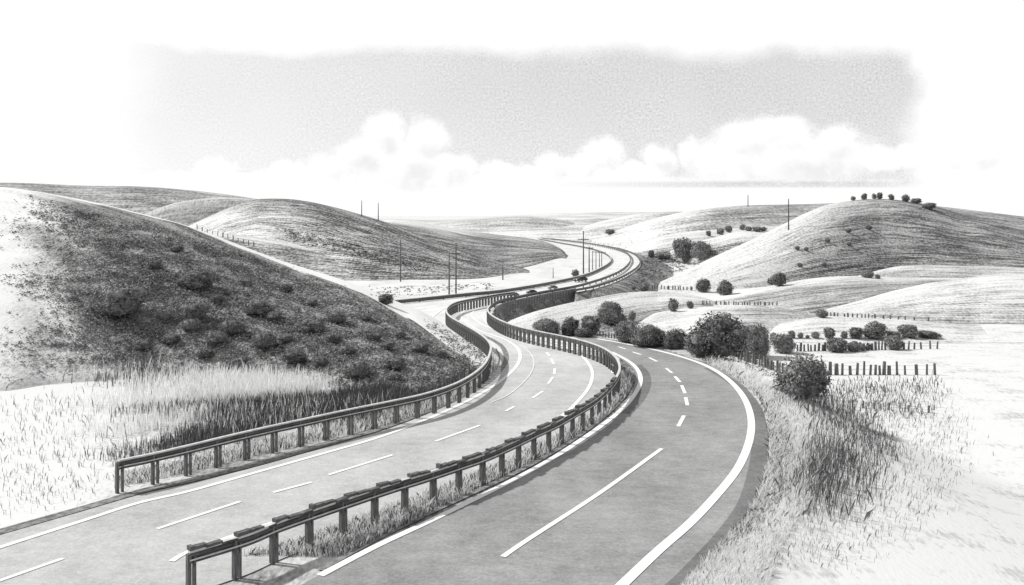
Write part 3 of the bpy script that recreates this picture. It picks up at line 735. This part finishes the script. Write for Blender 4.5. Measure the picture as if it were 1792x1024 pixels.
for a in [(1178,545,24,19,'lone upright bush in the middle field, taller than its right neighbour'),(1208,540,13,13,'small dark bush right of the lone upright bush'),
 (1128,510,14,16,'round bush at the outer foot of the embankment bend'),(1109,507,8,9,'tiny shrub left of the round bush by the embankment'),
 (1231,511,25,27,'round tree at the foot of the big right hill, left one of a pair'),(1270,516,25,28,'round tree at the foot of the big right hill, right one of a pair'),
 (1364,501,26,25,'lone round tree further right at the foot of the big right hill'),(1350,497,12,16,'low bush touching the lone round tree from the left'),
 (1519,486,13,21,'dark bush in the hollow between big hill and upper right field'),(1536,488,8,10,'small shrub right of the bush in the hollow'),(1438,556,16,21,'bush at the left end of the ridge fence'),
 (1198,454,40,40,'tall tree at the left of the far clump on the pale slope'),(1226,453,32,36,'broad tree at the right of the far clump on the pale slope'),(1202,456,20,21,'low bush in front of the far clump'),
 (1140,450,12,11,'left shrub of three near the outer bend'),(1155,453,9,14,'middle low shrub of three near the outer bend'),(1168,453,8,12,'right shrub of three near the outer bend'),
 (1067,410,9,17,'tiny lone bush on the far pale ridge above the bend'),(676,533,19,28,'dark bush on the crest of the scrub hill beside the motorway rail'),(1007,484,13,15,'small bush beside the rail below the tall far pole')]:
    tree(*a, group='single bushes in the fields')
for i, (x, y, h, w_) in enumerate([(1240,413,9,9),(1261,410,10,14),(1275,406,12,14),(1299,402,9,11),(1310,404,8,14),(1325,405,8,16),(1336,404,7,14)]):
    tree(x, y, h, w_, '%s bush from the left in the row on the far pale ridge' % ords[i], group='bush row on the far ridge')
for i, (x, y, h, w_) in enumerate([(1493,351,8,9),(1512,349.6,11,11),(1530,348.6,10,9),(1539,348.6,12,10),(1560,350,10,11),(1585,353,13,14),(1604,356,9,18),(1626,366,12,24)]):
    tree(x, y, h, w_, '%s tree from the left on the skyline of the big right hill' % ords[i], name='tree', cat='tree', group='skyline trees')
for i, (x, y) in enumerate([(1485,407),(1521,402),(1395,437),(1411,439),(1400,467),(1443,466),(1486,430),(1448,424)]):
    tree(x, y, 7, random.uniform(8, 12), '%s small dark shrub dotted on the big right hill, counted downhill from the crest' % ['second','first','fifth','sixth','eighth','seventh','fourth','third'][i], group='shrubs dotted on the big right hill')
for x, y, w_ in [(270,470,26),(310,440,22),(250,515,28),(430,500,26),(500,510,24),(545,535,24),(480,560,28),(585,600,30),(500,598,26),(560,640,30),(610,620,26),(680,610,26),(700,590,22),(640,560,22),(770,625,24),(300,600,30),(250,610,30),(420,640,30),(360,625,28),(290,560,26),(380,530,26),(320,500,24),(690,665,26)]:
    tree(x, y, w_ * .62, w_, 'small dark rounded shrub, one of many scattered through the scrub of the foreground hill', group='small scattered scrub hill shrubs', kind=SC)
for a in [(210,548,60,96,'biggest dark shrub mass at the left edge of the scrub hill'),(335,558,34,62,'wide dark shrub right of the biggest mass on the scrub hill'),(405,580,28,46,'dark shrub in the centre group of the scrub hill'),
 (378,597,22,40,'low rounded shrub below the centre group'),(462,604,32,44,'rounded shrub with pale top near the middle of the scrub hill'),(333,574,16,38,'small low shrub left of the centre group'),
 (515,632,26,42,'rounded shrub low on the scrub hill above the tall grass'),(548,576,18,44,'flat shrub right of the middle of the scrub hill'),(622,655,26,54,'dark shrub near the foot of the scrub hill'),
 (736,612,20,34,'dark shrub near the right end of the scrub hill'),(350,500,16,60,'flat dark shrub high on the scrub hill'),(690,640,18,40,'low shrub left of the bend guardrail on the scrub hill'),
 (590,560,14,36,'small shrub below the pale crest track'),(450,545,14,50,'flat shrub below the crest in mid slope'),(655,590,16,40,'low dark shrub right of mid slope')]:
    a = list(a); a[1] += 4; a[2] = max(a[2], a[3] * .62); tree(*a, group='shrubs on the scrub hill', kind=SC)

# ------------------------------------------------------------------ scrub and grass (uncountable)
def inpx(x, y, poly): return bool(inpoly(np.array([float(x)]), np.array([float(y)]), np.array(poly, float))[0])
def scatter_tufts(name, label, cat, poly, n, hpx, wpx, mat, leaves=12, density=None, spread=1.0):
    xs = [p[0] for p in poly]; ys = [p[1] for p in poly]; m = MB(); k = 0; g = 0
    while k < n and g < n * 6:
        g += 1; x = random.uniform(min(xs), max(xs)); y = random.uniform(min(ys), max(ys))
        if not inpx(x, y, poly): continue
        if density and random.random() > density(x, y): continue
        p = hit(x, y)
        if p is None: continue
        k += 1; s_ = p.y / F
        h = hpx * s_ * random.uniform(.5, 1.4); w_ = wpx * s_ * random.uniform(.5, 1.6)
        for j in range(leaves):
            q = p + Vector((random.gauss(0, w_ * .4), random.gauss(0, w_ * .5) , 0)); z = abs(random.gauss(0, .45)) * h
            q.z += z
            a = random.uniform(0, 6.28); t = Vector((math.cos(a), math.sin(a), random.uniform(-.3, .6))); b = Vector((-math.sin(a) * .5, math.cos(a) * .5, random.uniform(.3, 1)))
            e = 1.6 * s_ * random.uniform(.7, 1.5)
            m.add([q - t * e, q - b * e * .5, q + t * e, q + b * e * .6], [(0, 1, 2, 3)])
    o = m.build(name, mat); tag(o, label, cat, kind='stuff'); return o
LHpoly = [(-60,335),(60,345),(150,372),(260,392),(420,445),(590,502),(690,552),(790,620),(826,640),(800,664),(720,690),(640,686),(500,664),(300,648),(150,650),(-60,690)]
ldens = lambda x, y: max(.03, min(1, max(0, (x - 0 - 35 * math.sin(y * .06)) / 190)) ** 1.2) * (.35 + .65 * (math.sin(x * .021 + y * .09) * math.sin(y * .13 - x * .012 + 1) > -.15))
scatter_tufts('scrub', 'dense dark scrub covering the foreground hillside left of the bend', 'scrub', LHpoly, 5200, 6, 9, SCRUB, 13, ldens)
scatter_tufts('scrub', 'paler twiggy tufts among the dark scrub of the foreground hillside', 'scrub', LHpoly, 3800, 5, 7, TWIG, 7, lambda x, y: ldens(x, y))
scatter_tufts('scrub', 'brush on the narrow verge between scrub hill and bend guardrail', 'scrub', [(745,560),(800,590),(850,606),(852,640),(825,655),(826,638),(790,612),(750,580)], 170, 6, 7, SCRUB, 9)
scatter_tufts('scrub', 'low dark scrub patches at the foot of the left dome hill', 'scrub', [(480,400),(560,412),(700,450),(760,470),(740,478),(640,455),(520,425)], 240, 3.5, 6, SCRUB, 7)
scatter_tufts('scrub', 'thin scrub on the white meadow beside the valley motorway', 'scrub', [(640,505),(860,497),(870,505),(700,520),(650,522)], 90, 3, 7, SCRUB, 6)
scatter_tufts('scrub', 'dark scrub on the outer embankment of the far bend', 'scrub', [(1120,440),(1150,455),(1230,462),(1180,480),(1130,497),(1090,505),(1118,475),(1128,458)], 160, 4, 6, SCRUB, 7)
scatter_tufts('scrub', 'dark brush between roadside trees and the right verge', 'scrub', [(1150,600),(1290,615),(1360,640),(1400,670),(1340,660),(1260,628)], 160, 7, 8, SCRUB, 9)

def blades(name, label, poly, n, hpx, mat, lean=.15, wpx=1.3, dens=None, dirx=0.0, soft=0):
    xs = [min(p[0] for p in poly) - soft * 2, max(p[0] for p in poly) + soft * 2]; ys = [min(p[1] for p in poly) - soft, max(p[1] for p in poly) + soft]; m = MB(); k = 0; g = 0
    while k < n and g < n * 8:
        g += 1; x = random.uniform(min(xs), max(xs)); y = random.uniform(min(ys), max(ys))
        if not inpx(x + random.gauss(0, soft), y + random.gauss(0, soft * .5), poly) or (dens and random.random() > dens(x, y)): continue
        p = hit(x, y)
        if p is None: continue
        k += 1; s_ = p.y / F
        h = hpx * s_ * random.uniform(.5, 1.25); a = random.uniform(0, 6.28); wd = wpx * s_ * random.uniform(.6, 1.3) / 2
        t = Vector((math.cos(a) * wd, math.sin(a) * wd, 0)); l = Vector((random.gauss(dirx, lean), random.gauss(0, lean), 0)) * h
        m.add([p - t - Vector((0, 0, .05)), p + t - Vector((0, 0, .05)), p + l * .35 + t * .7 + Vector((0, 0, h * .6)), p + l + Vector((0, 0, h)), p + l * .35 - t * .7 + Vector((0, 0, h * .6))], [(0, 1, 2, 3, 4)])
    o = m.build(name, mat); tag(o, label, 'grass', kind='stuff'); return o
fade = lambda x, y: min(1, max(0, (x - 70 - 40 * math.sin(y * .13)) / 330)) ** 2.6
TG = [(20,650),(150,648),(300,658),(500,672),(640,700),(690,712),(560,738),(400,770),(260,812),(190,816),(60,770)]
blades('tall_grass', 'tall pale dry grass along the foot of the scrub hill', TG, 16000, 27, STRAW, wpx=1.05, dens=lambda x, y: fade(x, y) * (1 if (math.sin(x * .006 + y * .10) > -.5) else .15) * (.1 if y > interp(left_top, x) - 42 else 1), soft=14)
blades('tall_grass', 'tall dark weeds mixed into the pale grass left of the guardrail', TG, 7000, 20, WEED, dens=lambda x, y: fade(x, y) * (1 if math.sin(x * .006 + y * .10 + 2.6) > .45 else .07), soft=14)
blades('tall_grass', 'dark weeds growing behind the guardrail under the scrub hill', [(520,728),(600,690),(700,700),(760,686),(830,652),(845,665),(760,705),(640,740),(540,748)], 3500, 20, WEED)
blades('tall_grass', 'band of dark grass stems just behind the left guardrail', [(190,800),(300,770),(420,735),(560,712),(690,700),(700,706),(600,728),(420,762),(260,800),(210,815)], 4800, 24, WEED, dens=lambda x, y: fade(x, y) * .9, soft=6)
blades('tall_grass', 'dark clump of weeds at the foot of the scrub hill near the bend', [(560,712),(610,690),(680,682),(720,692),(690,708),(600,724)], 2200, 18, WEED, soft=6)
VL = [(200,856),(330,828),(500,786),(680,745),(780,712),(845,672),(868,640),(862,625),(850,650),(780,690),(640,728),(480,770),(300,815),(200,835)]
blades('verge_grass', 'short grass tufts under the left guardrail beside the gutter', VL, 5500, 13, STRAW, .3)
blades('verge_grass', 'dark grass tufts between the left guardrail posts', VL, 3500, 12, WEED, .3)
MDN = [(420,975),(520,948),(640,905),(760,862),(880,812),(980,762),(1050,712),(1082,672),(1090,650),(1104,665),(1098,692),(1060,730),(960,795),(800,876),(700,925),(600,975)]
blades('median_grass', 'pale grass tufts in the median strip below the guardrail', MDN, 5200, 15, STRAW, .35)
blades('median_grass', 'dark grass tufts in the median strip below the guardrail', MDN, 6000, 12, WEED, .35)
blades('tall_grass', 'sparse grey grass strokes over the pale slope at the lower right', [(1390,700),(1650,690),(1700,780),(1640,900),(1500,985),(1300,985),(1350,940),(1400,880)], 2600, 11, TWIG, .35, dirx=.3, wpx=1.1, soft=22)
blades('tall_grass', 'sparse grey grass strokes over the pale ground at the lower left', [(-60,700),(140,690),(220,800),(150,880),(20,905),(-120,930)], 1000, 12, TWIG, .3, wpx=1.2, soft=16)
VR = [(1175,1045),(1255,960),(1300,915),(1330,860),(1345,800),(1346,740),(1330,700),(1290,664),(1230,632),(1240,628),(1310,650),(1370,685),(1420,740),(1440,800),(1420,880),(1370,950),(1340,1040)]
blades('verge_grass', 'pale straw grass on the bank right of the right carriageway', VR, 10500, 13, STRAW, .45, dirx=.3)
blades('verge_grass', 'scattered dark stalks in the straw bank of the right verge', VR, 1500, 12, WEED, .6, dirx=.3, wpx=1.0)
blades('verge_grass', 'dark flattened stalks beside the outer asphalt edge of the right carriageway', [(1250,965),(1300,912),(1330,860),(1346,800),(1347,740),(1330,698),(1300,670),(1330,690),(1372,745),(1380,800),(1360,870),(1320,930)], 2200, 9, WEED, .9, dirx=.9, wpx=1.1, soft=4)
blades('tall_grass', 'patch of tall dark reeds on the slope right of the straw bank', [(1425,760),(1500,790),(1560,830),(1530,890),(1480,925),(1400,905),(1385,860),(1410,810)], 1500, 25, WEED, .25, dirx=.12, dens=lambda x, y: min(1, max(.05, (1580 - x) / 150)) * min(1, max(.05, (940 - y) / 120)), soft=20)
blades('tall_grass', 'dark weeds trailing from the biggest bush down the right slope', [(1350,690),(1450,690),(1520,740),(1570,800),(1540,810),(1470,760),(1400,720)], 1300, 15, WEED, .3, soft=16)
blades('tall_grass', 'sparse dark grass streaks in the white field below the right fence', [(1450,672),(1640,668),(1640,690),(1560,700),(1640,715),(1600,735),(1480,725),(1460,700)], 900, 11, WEED, .3, soft=14)

# ------------------------------------------------------------------ cars
CARD = simple('dark car paint', .03, .06, 3, rough=.3, spec=.6)
CARG = simple('grey car paint', .14, .2, 3, rough=.3, spec=.6)
GLASS = simple('car glass', .02, .05, 3, rough=.1, spec=.8)
TYRE = simple('tyre rubber', .02, .04, 8)
LAMP = simple('headlight glass', .85, .95, 3, rough=.2)
def make_car(lab, paint):
    r = empty('car'); tag(r, lab, 'car', 'cars on the valley motorway')
    # lengthwise profile lofted across the width; nose towards -x
    def loft(prof, ys, mb_):
        n = len(prof); vs = []
        for (y, k) in ys:
            for x, z in prof: vs.append((x * k, y, .55 + (z - .55) * (1 if z < .8 else k)))
        fs = [(i * n + j, i * n + (j + 1) % n, (i + 1) * n + (j + 1) % n, (i + 1) * n + j) for i in range(len(ys) - 1) for j in range(n)]
        fs += [tuple(range(n)), tuple((len(ys) - 1) * n + j for j in range(n))[::-1]]
        mb_.add(vs, fs)
    m = MB(); loft([(-2.1, .3), (-2.15, .62), (-1.9, .82), (-.95, .95), (1.75, 1.0), (2.1, .9), (2.15, .35)], [(-.86, .95), (-.8, 1), (.8, 1), (.86, .95)], m); m.build('body', paint, r)
    m = MB(); loft([(-.95, .94), (-.25, 1.38), (1.1, 1.42), (1.8, .99)], [(-.7, .97), (.7, .97)], m); m.build('cabin', paint, r)
    m = MB(); m.add([(-.92, -.62, .99), (-.92, .62, .99), (-.34, .56, 1.36), (-.34, -.56, 1.36)], [(0, 1, 2, 3)]); m.build('windscreen', GLASS, r)
    for s_ in (-1, 1):
        m = MB(); m.box((.4, s_ * .705, 1.18), (1.5, .02, .26)); m.build('side_window', GLASS, r)
        m = MB(); m.box((-2.09, s_ * .6, .66), (.12, .3, .16)); m.build('headlight', LAMP, r)
        for x in (-1.3, 1.35):
            m = MB(); m.tube([(x, s_ * .70, .32), (x, s_ * .90, .32)], .32, 14); wh = m.build('wheel', TYRE, r)
            m = MB(); m.tube([(x, s_ * .89, .32), (x, s_ * .915, .32)], .18, 10); m.build('rim', STEEL_L, wh)
    return r
for k, (x, y, lpx, lab, pt) in enumerate([(1016, 494, 23, 'dark car with pale front, nearest the far bend, rightmost of the four', CARD), (967, 507, 16, 'grey boxy car second from right on the valley motorway', CARG),
                          (930, 515, 17, 'low dark car second from left on the valley motorway', CARD), (899, 520, 17, 'grey car at the left end of the line, behind the hairpin rail', CARG)]):
    c_ = make_car(lab, pt); p = P(x, y); c_.location = (p.x, p.y, .06); s_ = lpx * p.y / F / 3.9
    c_.scale = (s_, s_, s_ * 1.15); c_.rotation_euler.z = math.radians([38, 24, 24, 22][k])
